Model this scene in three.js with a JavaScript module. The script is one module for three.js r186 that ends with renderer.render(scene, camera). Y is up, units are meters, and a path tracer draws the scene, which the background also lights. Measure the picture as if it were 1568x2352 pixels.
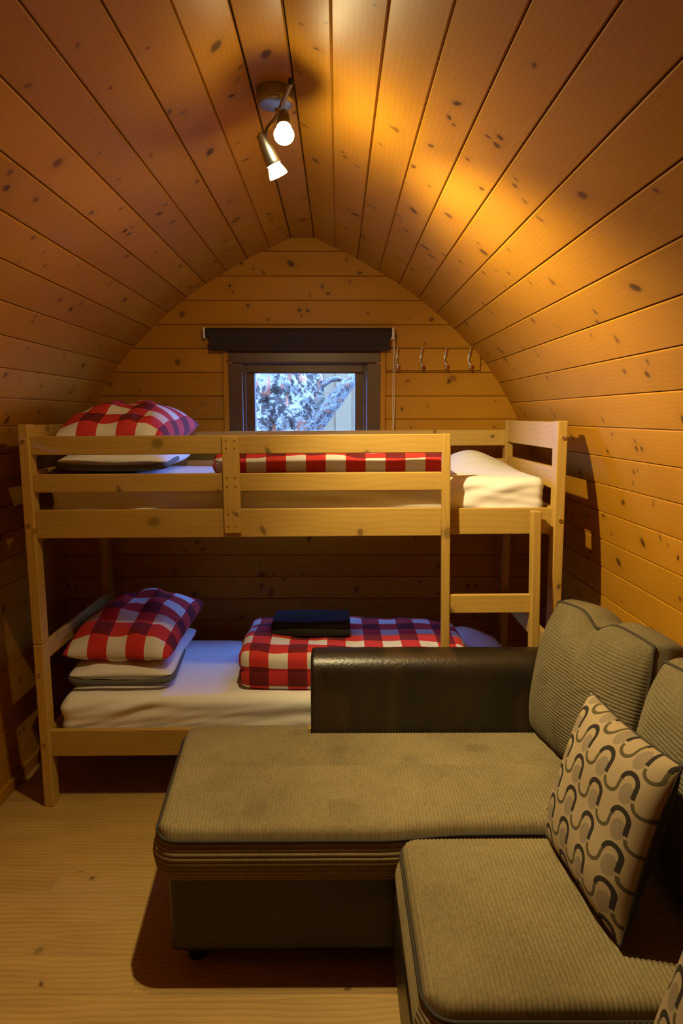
import * as THREE from 'three';
import { mergeGeometries } from 'three/addons/utils/BufferGeometryUtils.js';
import { RoundedBoxGeometry } from 'three/addons/geometries/RoundedBoxGeometry.js';
import { RectAreaLightUniformsLib } from 'three/addons/lights/RectAreaLightUniformsLib.js';

// ---------------------------------------------------------------- camera, sky, lamps' strength, exposure
const scene = new THREE.Scene();
const camera = new THREE.PerspectiveCamera(2 * Math.atan(1176 / 1568) * 180 / Math.PI, 1568 / 2352, 0.05, 100);
camera.rotation.order = 'YXZ';
camera.position.set(0, 1.52, 0);
camera.rotation.y = -0.33 * Math.PI / 180;
camera.rotation.x = -8 * Math.PI / 180;
scene.background = new THREE.Color().setRGB(6, 14, 46);      // overcast daylight, seen by a camera balanced for warm lamps
const WARM = new THREE.Color().setRGB(1, 0.78, 0.37);
const SPOT_1 = 6.8, SPOT_2 = 8.8, SPILL_1 = 0.24, SPILL_2 = 1.7;                       // candela: head towards the sofa, head towards the bunks, spill round the bulbs
const renderer = new THREE.WebGLRenderer({ antialias: true });
renderer.toneMapping = THREE.LinearToneMapping;
renderer.toneMappingExposure = 1.0;
renderer.shadowMap.enabled = true;
RectAreaLightUniformsLib.init();

// ---------------------------------------------------------------- helpers
let seed = 20240;
const rnd = () => { seed = (seed * 1664525 + 1013904223) >>> 0; return seed / 4294967296; };
const rr = (a, b) => a + (b - a) * rnd();
const V = (x, h, z) => new THREE.Vector3(x, h, -z);               // x right, h up, z into the room
const lerp = (a, b, t) => a + (b - a) * t, clamp = (v, a, b) => Math.min(b, Math.max(a, v));
const sstep = (a, b, x) => { const t = clamp((x - a) / (b - a), 0, 1); return t * t * (3 - 2 * t); };
function hash(x, y, z) { let h = (x * 374761393 + y * 668265263 + z * 2147483647) | 0; h = Math.imul(h ^ (h >>> 13), 1274126177); h ^= h >>> 16; return (h >>> 0) / 4294967296; }
function noise(x, y, z = 0, px = 0) {                             // value noise, period px along x when given
  const xi = Math.floor(x), yi = Math.floor(y), zi = Math.floor(z);
  let fx = x - xi, fy = y - yi, fz = z - zi; fx = fx * fx * (3 - 2 * fx); fy = fy * fy * (3 - 2 * fy); fz = fz * fz * (3 - 2 * fz);
  const w = (i) => px ? ((i % px) + px) % px : i, a = w(xi), b = w(xi + 1);
  const l = (z2) => lerp(lerp(hash(a, yi, z2), hash(b, yi, z2), fx), lerp(hash(a, yi + 1, z2), hash(b, yi + 1, z2), fx), fy);
  return fz === 0 ? l(zi) : lerp(l(zi), l(zi + 1), fz);
}
const used = new Map();
function numbered(n) { const k = used.get(n) || 0; used.set(n, k + 1); return k ? n + '_' + String(k).padStart(3, '0') : n; }
function add(o, name, parent) { o.name = parent ? partName(name, parent) : numbered(name); (parent || scene).add(o); return o; }
function partName(n, parent) { const c = parent.userData_count || (parent.userData_count = {}); const k = c[n] || 0; c[n] = k + 1; return k ? n + '_' + String(k).padStart(3, '0') : n; }
function mesh(name, geo, mat, parent) { const m = new THREE.Mesh(geo, mat); m.castShadow = m.receiveShadow = true; return add(m, name, parent); }
function thing(name, label, category, pos = [0, 0, 0], group) {
  const g = new THREE.Group(); g.position.copy(V(...pos)); add(g, name);
  g.userData.label = label; g.userData.category = category; if (group) g.userData.group = group; return g;
}
function structure(name, label) { const g = new THREE.Group(); add(g, name); g.userData.kind = 'structure'; g.userData.label = label; return g; }
// smooth normals across faces that share positions
function smooth(geo) {
  const p = geo.attributes.position, ix = geo.index ? geo.index.array : null, n = ix ? ix.length : p.count, acc = new Map(), key = [];
  for (let i = 0; i < p.count; i++) key.push(Math.round(p.getX(i) * 2e4) + ',' + Math.round(p.getY(i) * 2e4) + ',' + Math.round(p.getZ(i) * 2e4));
  const a = new THREE.Vector3(), b = new THREE.Vector3(), c = new THREE.Vector3();
  for (let i = 0; i < n; i += 3) {
    const t = [0, 1, 2].map((k) => ix ? ix[i + k] : i + k);
    a.fromBufferAttribute(p, t[0]); b.fromBufferAttribute(p, t[1]); c.fromBufferAttribute(p, t[2]); b.sub(a); c.sub(a); b.cross(c);
    for (const k of t) { const v = acc.get(key[k]); if (v) v.add(b); else acc.set(key[k], b.clone()); }
  }
  const out = new Float32Array(p.count * 3);
  for (let i = 0; i < p.count; i++) { const v = acc.get(key[i]); const l = v ? v.length() || 1 : 1; if (v) { out[i * 3] = v.x / l; out[i * 3 + 1] = v.y / l; out[i * 3 + 2] = v.z / l; } else out[i * 3 + 1] = 1; }
  geo.setAttribute('normal', new THREE.BufferAttribute(out, 3)); return geo;
}
function grid(nu, nv, f, flip = false) {                          // f(u, v) -> [Vector3, uu, vv]
  const pos = [], uv = [], idx = [];
  for (let j = 0; j <= nv; j++) for (let i = 0; i <= nu; i++) { const [p, a, b] = f(i / nu, j / nv); pos.push(p.x, p.y, p.z); uv.push(a, b); }
  for (let j = 0; j < nv; j++) for (let i = 0; i < nu; i++) { const a = j * (nu + 1) + i, b = a + 1, c = a + nu + 1, d = c + 1; if (flip) idx.push(a, c, b, b, c, d); else idx.push(a, b, c, b, d, c); }
  const g = new THREE.BufferGeometry(); g.setAttribute('position', new THREE.Float32BufferAttribute(pos, 3)); g.setAttribute('uv', new THREE.Float32BufferAttribute(uv, 2)); g.setIndex(idx); g.computeVertexNormals(); return g;
}
function tube(points, r, seg = 24, rad = 8, closed = false) { return new THREE.TubeGeometry(new THREE.CatmullRomCurve3(points, closed, 'centripetal'), seg, r, rad, closed); }
const LEN = 2.048;                                                // metres of timber in one texture width
function timber(x0, x1, h0, h1, z0, z1, bevel = 0.003) {          // bevelled board with grain along its longest side
  const w = x1 - x0, h = h1 - h0, d = z1 - z0, g = new RoundedBoxGeometry(w, h, d, 2, Math.min(bevel, w / 2.1, h / 2.1, d / 2.1));
  const p = g.attributes.position, n = g.attributes.normal, uv = g.attributes.uv, row = Math.floor(rnd() * 8), off = rnd();
  const dims = [w, h, d], L = dims.indexOf(Math.max(...dims));
  for (let i = 0; i < p.count; i++) {
    const q = [p.getX(i), p.getY(i), p.getZ(i)], m = [Math.abs(n.getX(i)), Math.abs(n.getY(i)), Math.abs(n.getZ(i))];
    const others = [0, 1, 2].filter((k) => k !== L), c = m[others[0]] > m[others[1]] ? others[1] : others[0];
    uv.setXY(i, q[L] / LEN + off, (row + 0.5) / 8 + clamp(q[c] / 1.024, -0.06, 0.06));
  }
  g.translate((x0 + x1) / 2, (h0 + h1) / 2, -(z0 + z1) / 2); return g;
}
function softBox(w, h, d, r, nx, ny, nz, f) {                     // rounded soft box centred on x and z, base at 0; f(p, n) displaces; v runs up the front and on over the top
  const g = new THREE.BoxGeometry(w, h, d, nx, ny, nz), p = g.attributes.position, uv = g.attributes.uv, q = new THREE.Vector3(), c = new THREE.Vector3(), n = new THREE.Vector3(), fn = g.attributes.normal;
  for (let i = 0; i < p.count; i++) {
    q.fromBufferAttribute(p, i); n.fromBufferAttribute(fn, i);
    const top = n.y > 0.5, bot = n.y < -0.5, end = Math.abs(n.x) > 0.5, back = n.z < -0.5;
    if (end) uv.setXY(i, w / 2 + (q.z + d / 2), q.y + h / 2); else if (top) uv.setXY(i, q.x, h + (d / 2 - q.z)); else if (bot) uv.setXY(i, q.x, -(d / 2 - q.z)); else if (back) uv.setXY(i, q.x, h + d + h / 2 - q.y); else uv.setXY(i, q.x, q.y + h / 2);
    c.set(clamp(q.x, -w / 2 + r, w / 2 - r), clamp(q.y, -h / 2 + r, h / 2 - r), clamp(q.z, -d / 2 + r, d / 2 - r));
    n.copy(q).sub(c); if (n.lengthSq() > 1e-12) { n.normalize(); q.copy(c).addScaledVector(n, r); } else n.fromBufferAttribute(fn, i);
    q.y += h / 2; if (f) f(q, n); p.setXYZ(i, q.x, q.y, q.z);
  }
  return smooth(g);
}
const std = (c, roughness, extra = {}) => new THREE.MeshStandardMaterial({ color: new THREE.Color().setRGB(...c), roughness, ...extra });
const toB = (v) => { v = clamp(v, 0, 1); return Math.round(255 * (v <= 0.0031308 ? v * 12.92 : 1.055 * Math.pow(v, 1 / 2.4) - 0.055)); };
function dataTexture(w, h, f) {                                   // f(x, y) -> linear rgb
  const a = new Uint8Array(w * h * 4);
  for (let y = 0; y < h; y++) for (let x = 0; x < w; x++) { const c = f(x, y), i = (y * w + x) * 4; a[i] = toB(c[0]); a[i + 1] = toB(c[1]); a[i + 2] = toB(c[2]); a[i + 3] = 255; }
  const t = new THREE.DataTexture(a, w, h, THREE.RGBAFormat); t.colorSpace = THREE.SRGBColorSpace; t.magFilter = t.minFilter = THREE.LinearFilter; t.wrapS = t.wrapT = THREE.RepeatWrapping; t.needsUpdate = true; return t;
}
// timber atlas: eight planks of 2.048 x 0.128 m, one above the other
function timberTexture({ light, dark, knot, knots, size, rings = 9, contrast = 1, W = 2048, RH = 128, salt = 0, vary = 0.1 }) {
  const rows = [];
  for (let r = 0; r < 8; r++) {
    const ks = [], n = Math.round(rr(knots[0], knots[1]));
    for (let k = 0; k < n; k++) { const s = rr(size[0], size[1]) * (rnd() < 0.18 ? 1.7 : 1); ks.push([rnd(), rr(0.12, 0.88), s, rr(0.7, 1.5), rr(-0.7, 0.7), rnd()]); }
    rows.push({ ks, ph: rnd() * 50, tone: rr(1 - 1.2 * vary, 1 + 0.8 * vary), bow: rr(-1.2, 1.2), centre: rr(-0.4, 1.4) });
  }
  return dataTexture(W, RH * 8, (x, y) => {
    const r = Math.floor(y / RH), R = rows[r], v = (y % RH) / RH, u = x / W; let bend = 0, kd = 0, halo = 0;
    for (const [ku, kv, s, asp, rot, w] of R.ks) {
      let dx = u - ku; dx -= Math.round(dx); dx *= 16; const dy = v - kv;    // both in plank widths
      if (Math.abs(dx) > 1.4) continue;
      const cx = dx * Math.cos(rot) + dy * Math.sin(rot), cy = -dx * Math.sin(rot) + dy * Math.cos(rot);
      const d = Math.hypot(cx * asp, cy / asp) / s;
      bend += 0.9 * s * Math.sign(dy) * Math.exp(-Math.pow(dx / (s * 3.2), 2)) * Math.exp(-Math.abs(dy) / (s * 2.4));
      kd = Math.max(kd, (1 - sstep(0.55, 1.25, d)) * (0.55 + 0.45 * w));
      halo = Math.max(halo, Math.exp(-d * 0.75) * (0.3 + 0.5 * w), 0.75 * w * Math.exp(-Math.pow(cx / (s * 2.6), 2) - Math.pow(cy / (s * 0.42), 2)));
    }
    const along = noise(u * 8, R.ph + v * 0.6, salt, 8) * 1.3 + noise(u * 24, R.ph + 9 + v, salt, 24) * 0.28;
    let g = Math.abs(v - R.centre + R.bow * 0.12 * (noise(u * 4, R.ph + 3, salt, 4) - 0.5)) * rings + along - bend * rings * 0.9;
    const f = g - Math.floor(g), ring = Math.pow(f, 2.2) * (1 - sstep(0.86, 1, f));
    const fine = noise(u * 640, v * 150 + R.ph, salt, 640) * 0.5 + noise(u * 160, v * 90 + R.ph, salt, 160) * 0.5;
    const blotch = noise(u * 12, v * 2.2 + R.ph, salt + 5, 12);
    const t = clamp(contrast * (0.72 * ring + 0.28 * (fine - 0.35) + 0.45 * (blotch - 0.45)), 0, 1), o = [0, 0, 0], hk = clamp(halo * 0.5, 0, 0.75);
    for (let c = 0; c < 3; c++) { let a = lerp(light[c], dark[c], t) * R.tone; a = lerp(a, knot[c] * 2.2, hk); o[c] = lerp(a, knot[c], kd * (0.75 + 0.25 * fine)); }
    return o;
  });
}
const T_wall = timberTexture({ light: [0.44, 0.20, 0.013], dark: [0.33, 0.13, 0.007], knot: [0.045, 0.016, 0.004], knots: [7, 13], size: [0.030, 0.092], contrast: 0.62 });
const T_pine = timberTexture({ light: [0.48, 0.30, 0.065], dark: [0.36, 0.20, 0.038], knot: [0.07, 0.032, 0.010], knots: [2, 4], size: [0.08, 0.155], rings: 6, contrast: 0.7, W: 1024, RH: 64, salt: 3 });
const T_oak = timberTexture({ light: [0.48, 0.30, 0.088], dark: [0.26, 0.14, 0.035], knot: [0.10, 0.05, 0.02], knots: [1, 4], size: [0.03, 0.07], rings: 7, contrast: 0.85, W: 1024, RH: 64, salt: 7, vary: 0.035 });
const M = {
  wall: new THREE.MeshPhysicalMaterial({ map: T_wall, roughness: 0.46, specularIntensity: 0.35 }),
  pine: new THREE.MeshStandardMaterial({ map: T_pine, roughness: 0.5 }),
  oak: new THREE.MeshStandardMaterial({ map: T_oak, roughness: 0.5 }),
  backing: std([0.035, 0.018, 0.008], 0.9),
  brown: std([0.085, 0.036, 0.011], 0.38),
  blind: std([0.022, 0.012, 0.012], 0.85),
  white: std([0.75, 0.73, 0.70], 0.5),
  sheet: std([0.80, 0.78, 0.75], 0.9),
  pillowcase: std([0.76, 0.74, 0.70], 0.9),
  grey: std([0.10, 0.10, 0.10], 0.9),
  towel: std([0.011, 0.008, 0.005], 1),
  chrome: std([0.75, 0.73, 0.70], 0.22, { metalness: 1 }),
  steel: std([0.42, 0.43, 0.40], 0.35, { metalness: 1 }),
  dark: std([0.008, 0.007, 0.006], 0.5),
  cord: std([0.72, 0.68, 0.60], 0.8),
};

// ---------------------------------------------------------------- the pod's shell
const CX = -0.168, ZB = 3.42, ZF = -1.0;                           // centre line, back wall, front wall
const PROFILE = [[0.055, 2.368], [0.155, 2.318], [0.263, 2.271], [0.366, 2.210], [0.465, 2.152], [0.560, 2.087], [0.650, 2.015], [0.738, 1.940], [0.822, 1.857], [0.898, 1.774], [0.964, 1.681], [1.022, 1.583],
  [1.075, 1.481], [1.119, 1.376], [1.153, 1.268], [1.178, 1.157], [1.196, 1.044], [1.208, 0.931], [1.215, 0.817], [1.218, 0.703], [1.218, 0.588], [1.214, 0.474], [1.207, 0.360], [1.197, 0.246], [1.185, 0.132], [1.170, 0.0]];
function halfWidth(h) { if (h >= PROFILE[0][1]) return PROFILE[0][0]; for (let i = 1; i < PROFILE.length; i++) if (h >= PROFILE[i][1]) { const [a, b] = [PROFILE[i - 1], PROFILE[i]]; return lerp(b[0], a[0], (h - b[1]) / (a[1] - b[1])); } return 1.17; }
function plank2d(a, b, z0, z1, outSign, thick = 0.016) {          // board between two joints of the section, run along z
  const dx = b[0] - a[0], dy = b[1] - a[1], L = Math.hypot(dx, dy), tx = dx / L, ty = dy / L, nx = outSign * ty, ny = -outSign * tx;
  const g = 0.0007, c = 0.0042, prof = [[g, c], [g + c * 0.8, 0], [L - g - c * 0.8, 0], [L - g, c], [L - g, thick], [g, thick]];
  const pos = [], uv = [], idx = [], row = Math.floor(rnd() * 8), off = rnd(), flip = rnd() < 0.5 ? -1 : 1, N = prof.length;
  const at = ([s, d], z) => [a[0] + tx * s + nx * d, a[1] + ty * s + ny * d, -z];
  for (let i = 0; i < N; i++) {
    const p = prof[i], q = prof[(i + 1) % N], base = pos.length / 3;
    for (const [pt, z] of [[p, z0], [q, z0], [q, z1], [p, z1]]) { pos.push(...at(pt, z)); uv.push(flip * z / LEN + off, (row + 0.5) / 8 + clamp((pt[0] - L / 2) / 1.024, -0.0615, 0.0615)); }
    idx.push(base, base + 1, base + 2, base, base + 2, base + 3, base, base + 2, base + 1, base, base + 3, base + 2);
  }
  return finish(pos, uv, idx, outSign);
}
function finish(pos, uv, idx) {                                   // keep the outward winding only: pick per quad by the centre of the piece
  const c = [0, 0, 0]; for (let i = 0; i < pos.length; i++) c[i % 3] += pos[i] / (pos.length / 3);
  const keep = [];
  for (let i = 0; i < idx.length; i += 3) {
    const [A, B, C] = [0, 1, 2].map((k) => new THREE.Vector3(...pos.slice(idx[i + k] * 3, idx[i + k] * 3 + 3)));
    const n = B.clone().sub(A).cross(C.clone().sub(A)), m = A.clone().add(B).add(C).divideScalar(3).sub(new THREE.Vector3(...c)); if (n.dot(m) > 0) keep.push(idx[i], idx[i + 1], idx[i + 2]);
  }
  const g = new THREE.BufferGeometry(); g.setAttribute('position', new THREE.Float32BufferAttribute(pos, 3)); g.setAttribute('uv', new THREE.Float32BufferAttribute(uv, 2)); g.setIndex(keep);
  const f = g.toNonIndexed(); f.computeVertexNormals(); return f;
}
function backing(points, sgn) {                                   // closed shell behind a run of boards
  const off = (d) => points.map(([o, h], i) => { const a = points[Math.max(0, i - 1)], b = points[Math.min(points.length - 1, i + 1)], dx = b[0] - a[0], dy = b[1] - a[1], L = Math.hypot(dx, dy); return [CX + sgn * (o - dy / L * d), h + dx / L * d]; });
  const inner = off(0.0155), outer = off(0.07), s = new THREE.Shape(); s.moveTo(...inner[0]); for (const p of inner.slice(1)) s.lineTo(...p); for (const p of outer.reverse()) s.lineTo(...p);
  const g = new THREE.ExtrudeGeometry(s, { depth: ZB - ZF + 0.1, bevelEnabled: false }); g.translate(0, 0, -(ZB + 0.05)); return g;
}
const ceiling = structure('ceiling', 'arched ceiling of varnished knotty pine boards'), wallL = structure('wall_left', 'curved left wall of pine boards in the dark'), wallR = structure('wall_right', 'curved right wall of pine boards lit by the spotlight');
mesh('plank', plank2d([CX - 0.055, 2.368], [CX + 0.055, 2.368], ZF, ZB, -1), M.wall, ceiling);
for (const s of [1, -1]) for (let i = 0; i < PROFILE.length - 1; i++) {
  const [a, b] = [PROFILE[i], PROFILE[i + 1]], A = [CX + s * a[0], a[1]], B = [CX + s * b[0], b[1]], parent = i < 12 ? ceiling : s > 0 ? wallR : wallL;
  mesh('plank', plank2d(A, B, ZF, ZB, -s), M.wall, parent);
}
mesh('backing', mergeGeometries([backing(PROFILE.slice(0, 13), 1), backing(PROFILE.slice(0, 13), -1), new THREE.BoxGeometry(0.16, 0.055, ZB - ZF + 0.1).translate(CX, 2.368 + 0.0155 + 0.0275, -(ZB + ZF) / 2).toNonIndexed()].map((g) => g.index ? g.toNonIndexed() : g)), M.backing, ceiling);
mesh('backing', backing(PROFILE.slice(12), 1), M.backing, wallR); mesh('backing', backing(PROFILE.slice(12), -1), M.backing, wallL);

// back wall: horizontal boards, cut to the arch, with an opening for the window
const WIN = { x0: -0.535, x1: 0.212, h0: 0.975, h1: 1.846 };
const wallB = structure('wall_back', 'end wall of horizontal pine boards behind the bunk bed');
function endBoard(h0, h1, xa, xb, cutA, cutB) {                   // xa/xb at h0 and h1 each: [x at bottom, x at top]
  const pos = [], uv = [], idx = [], row = Math.floor(rnd() * 8), off = rnd(), g = 0.0007, c = 0.0042;
  const X = (pair, h) => lerp(pair[0], pair[1], (h - h0) / (h1 - h0));
  const prof = [[h0 + g, c], [h0 + g + c * 0.8, 0], [h1 - g - c * 0.8, 0], [h1 - g, c], [h1 - g, 0.016], [h0 + g, 0.016]];
  for (let i = 0; i < 6; i++) {
    const p = prof[i], q = prof[(i + 1) % 6], base = pos.length / 3;
    for (const [pt, e] of [[p, 0], [p, 1], [q, 1], [q, 0]]) { const x = X(e ? xb : xa, pt[0]); pos.push(x, pt[0], -(ZB + pt[1])); uv.push(x / LEN + off, (row + 0.5) / 8 + clamp((pt[0] - (h0 + h1) / 2) / 1.024, -0.0615, 0.0615)); }
    idx.push(base, base + 1, base + 2, base, base + 2, base + 3, base, base + 2, base + 1, base, base + 3, base + 2);
  }
  for (const e of [xa, xb]) { const base = pos.length / 3; for (const pt of prof) { pos.push(X(e, pt[0]), pt[0], -(ZB + pt[1])); uv.push(off, (row + 0.5) / 8); } for (let k = 1; k < 5; k++) idx.push(base, base + k, base + k + 1, base, base + k + 1, base + k); }
  return finish(pos, uv, idx);
}
const heights = [0]; for (let h = 1.504 - 13 * 0.1143; h < 2.36; h += 0.1143) if (h > 0.05) heights.push(h); heights.push(2.37);
for (let i = 0; i < heights.length - 1; i++) {
  const h0 = heights[i], h1 = heights[i + 1], e = 0.012, w0 = halfWidth(h0) + e, w1 = halfWidth(h1) + e, mid = (h0 + h1) / 2;
  if (mid > WIN.h0 - 0.02 && mid < WIN.h1) {
    mesh('plank', endBoard(h0, h1, [CX - w0, CX - w1], [WIN.x0, WIN.x0]), M.wall, wallB);
    mesh('plank', endBoard(h0, h1, [WIN.x1, WIN.x1], [CX + w0, CX + w1]), M.wall, wallB);
  } else mesh('plank', endBoard(h0, h1, [CX - w0, CX - w1], [CX + w0, CX + w1]), M.wall, wallB);
}
function slabWithHole(zc, t, hole) {
  const s = new THREE.Shape(); s.moveTo(CX - 1.30, -0.05); s.lineTo(CX + 1.30, -0.05); for (const [o, h] of PROFILE.slice().reverse()) s.lineTo(CX + o + 0.065, h + 0.03); for (const [o, h] of PROFILE) s.lineTo(CX - o - 0.065, h + 0.03); s.closePath();
  const p = new THREE.Path(); p.moveTo(hole.x0, hole.h0); p.lineTo(hole.x0, hole.h1); p.lineTo(hole.x1, hole.h1); p.lineTo(hole.x1, hole.h0); p.closePath(); s.holes.push(p);
  const g = new THREE.ExtrudeGeometry(s, { depth: t, bevelEnabled: false }); g.translate(0, 0, -zc - t / 2); return g;
}
mesh('backing', slabWithHole(ZB + 0.0155 + 0.0425, 0.085, WIN), M.backing, wallB);
// front wall behind the viewer with its glazed door
const DOOR = { x0: -0.60, x1: 0.26, h0: 0.0, h1: 1.98 };
const wallF = structure('wall_front', 'front wall of the pod with its doorway');
mesh('panel', slabWithHole(ZF - 0.04, 0.08, DOOR), std([0.5, 0.29, 0.10], 0.5), wallF);
const door1 = structure('door_1', 'pine board door at the front of the pod');
{
  const z0 = ZF - 0.06, z1 = ZF - 0.02, n = 8, w = (DOOR.x1 - DOOR.x0) / n;
  for (let i = 0; i < n; i++) mesh('door_board', timber(DOOR.x0 + i * w, DOOR.x0 + (i + 1) * w, DOOR.h0 + 0.002, DOOR.h1, z0, z1, 0.002), M.wall, door1);
}
// floor: oak laminate boards laid across the pod
const floor = structure('floor', 'oak laminate floor boards laid across the pod');
mesh('underlay', new THREE.BoxGeometry(2.7, 0.05, ZB - ZF + 0.2).translate(CX, -0.035, -(ZB + ZF) / 2), M.backing, floor);
for (let z = ZF, r = 0; z < ZB; z += 0.131, r++) {
  let x = CX - 1.2 - [0.35, 0.9, 0.1, 0.65][r % 4] * 1.26;
  while (x < CX + 1.2) {
    const a = Math.max(x, CX - 1.2), b = Math.min(x + 1.26, CX + 1.2), z1 = Math.min(z + 0.131, ZB); x += 1.26;
    if (b - a < 0.02) continue;
    const g = timber(a + 0.0002, b - 0.0002, -0.012, 0, z + 0.0002, z1 - 0.0002, 0.0008); mesh('floor_board', g, M.oak, floor);
  }
}
for (const [s, n] of [[-1, 'left'], [1, 'right']]) { const b = structure('baseboard_' + n, 'low pine skirting along the ' + n + ' wall'); mesh('board', timber(CX + s * 1.165 - 0.008, CX + s * 1.165 + 0.008, 0, 0.05, ZF, ZB), M.wall, b); }

// ---------------------------------------------------------------- window with its frame, trims, and what stands outside
const win = structure('window_1', 'small dark brown framed window above the top bunk');
function mitred(x0, x1, h0, h1, w, z0, z1, name, mat, parent) {
  mesh(name, new RoundedBoxGeometry(x1 - x0, w, z1 - z0, 2, 0.006).translate((x0 + x1) / 2, h1 - w / 2, -(z0 + z1) / 2), mat, parent);
  mesh(name, new RoundedBoxGeometry(x1 - x0, w, z1 - z0, 2, 0.006).translate((x0 + x1) / 2, h0 + w / 2, -(z0 + z1) / 2), mat, parent);
  for (const x of [x0 + w / 2, x1 - w / 2]) mesh(name, new RoundedBoxGeometry(w, h1 - h0 - 2 * w, z1 - z0, 2, 0.006).translate(x, (h0 + h1) / 2, -(z0 + z1) / 2), mat, parent);
}
mitred(-0.537, 0.214, 0.973, 1.849, 0.072, 3.405, 3.50, 'window_frame', M.brown, win);
mitred(-0.469, 0.146, 1.037, 1.790, 0.018, 3.428, 3.50, 'bead', M.brown, win);
mitred(-0.456, 0.132, 1.050, 1.777, 0.046, 3.446, 3.50, 'sash', M.brown, win);
const glass = new THREE.MeshPhysicalMaterial({ color: 0xffffff, roughness: 0.02, transmission: 1, thickness: 0, ior: 1.5 });
mesh('pane', new THREE.BoxGeometry(0.50, 0.64, 0.004).translate(-0.162, 1.4135, -3.478), glass, win);
for (const [x0, x1] of [[-0.560, -0.515], [0.191, 0.236]]) { const t = structure('trim_' + (x0 < 0 ? 1 : 2), x0 < 0 ? 'pine trim board left of the window' : 'pine trim board right of the window'); mesh('board', timber(x0, x1, 0.965, 1.834, ZB - 0.014, ZB + 0.03), M.wall, t); }

const ground = structure('ground', 'grass bank outside the pod'); mesh('turf', new THREE.BoxGeometry(30, 0.1, 30).translate(0, -0.45, 0), std([0.06, 0.06, 0.02], 1), ground);
const T_bark = dataTexture(512, 512, (x, y) => {
  const u = x / 512, v = y / 512, a = noise(u * 14, v * 7, 1, 14), b = noise(u * 52, v * 34, 2, 52), c = noise(u * 128, v * 84, 3, 128), d = noise(u * 22, v * 12, 4, 22), l = sstep(0.40, 0.62, 0.30 * a + 0.40 * b + 0.30 * c);
  const dark = [0.06, 0.035, 0.016], pale = [0.43, 0.35, 0.22], rust = [0.40, 0.11, 0.03], moss = [0.20, 0.15, 0.05]; let o = dark.map((q, i) => lerp(q, pale[i], l * (0.55 + 0.45 * c)));
  const rs = sstep(0.74, 0.82, d) * 0.75, ms = sstep(0.56, 0.72, noise(u * 8, v * 5, 6, 8)) * 0.55; o = o.map((q, i) => lerp(lerp(q, moss[i], ms), rust[i], rs)); return o;
});
{
  const bark = new THREE.MeshStandardMaterial({ map: T_bark, roughness: 1 });
  const limb = (pts, nu, nv) => {                                  // pts: [x, h, z, r]
    const cv = new THREE.CatmullRomCurve3(pts.map((p) => V(p[0], p[1], p[2]))), fr = cv.computeFrenetFrames(nv);
    return grid(nu, nv, (u, v) => { const k = Math.round(v * nv), f = v * (pts.length - 1), i = Math.min(pts.length - 2, Math.floor(f)), R = lerp(pts[i][3], pts[i + 1][3], f - i), a = u * Math.PI * 2, p = cv.getPoint(v), cu = Math.cos(a), su = Math.sin(a);
      const n = 0.75 + 0.30 * noise(cu * 2.2 + 7, su * 2.2 + 3, p.y * 3.5) + 0.22 * noise(cu * 7 + 7, su * 7 + 3, p.y * 14) + 0.12 * noise(cu * 20, su * 20, p.y * 40);
      return [p.addScaledVector(fr.normals[k], cu * R * n).addScaledVector(fr.binormals[k], su * R * n), u * Math.max(1, Math.round(R * 9)), v * pts.length * 0.7]; }, true);
  };
  const tree = thing('tree', 'old lichen covered tree with a forking bough outside the window', 'tree', [-0.3, -0.4, 4.5]);
  const young = bark.clone(); young.color = new THREE.Color().setRGB(0.55, 0.55, 0.55);   // smoother, darker bark on the limbs
  const put = (n, g) => { g.translate(0.3, 0.4, 4.5); mesh(n, g, n === 'trunk' ? bark : young, tree); };
  put('trunk', limb([[-0.36, -0.5, 4.5, 0.34], [-0.38, 0.4, 4.5, 0.28], [-0.40, 1.2, 4.5, 0.255], [-0.38, 1.7, 4.5, 0.27], [-0.30, 2.4, 4.55, 0.25], [-0.36, 3.4, 4.6, 0.2]], 72, 140));
  put('bough', limb([[-0.33, 1.16, 4.32, 0.10], [-0.22, 1.36, 4.30, 0.062], [-0.13, 1.47, 4.29, 0.050], [-0.03, 1.60, 4.30, 0.046], [0.07, 1.72, 4.32, 0.043], [0.20, 1.80, 4.36, 0.04], [0.6, 1.9, 4.5, 0.034]], 28, 90));
  put('branch', limb([[-0.22, 1.56, 4.36, 0.03], [-0.12, 1.69, 4.36, 0.022], [-0.03, 1.75, 4.38, 0.018], [0.06, 1.74, 4.40, 0.014], [0.3, 1.66, 4.5, 0.01]], 12, 50));
  const fence = thing('fence', 'weathered grey board fence beyond the tree', 'fence', [0, -0.4, 5.6]);
  const weather = std([0.17, 0.095, 0.028], 0.95);
  for (let i = 0; i < 22; i++) mesh('fence_board', new RoundedBoxGeometry(0.126, 2.35 + 0.02 * rnd(), 0.016, 1, 0.003).translate(-1.25 + i * 0.118, 1.18, (i % 2) * 0.018 + rr(-0.002, 0.002)), weather, fence);
  mesh('fence_rail', new THREE.BoxGeometry(2.7, 0.07, 0.04).translate(0, 0.5, -0.03), weather, fence); mesh('fence_rail', new THREE.BoxGeometry(2.7, 0.07, 0.04).translate(0, 1.7, -0.03), weather, fence);
}

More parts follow.
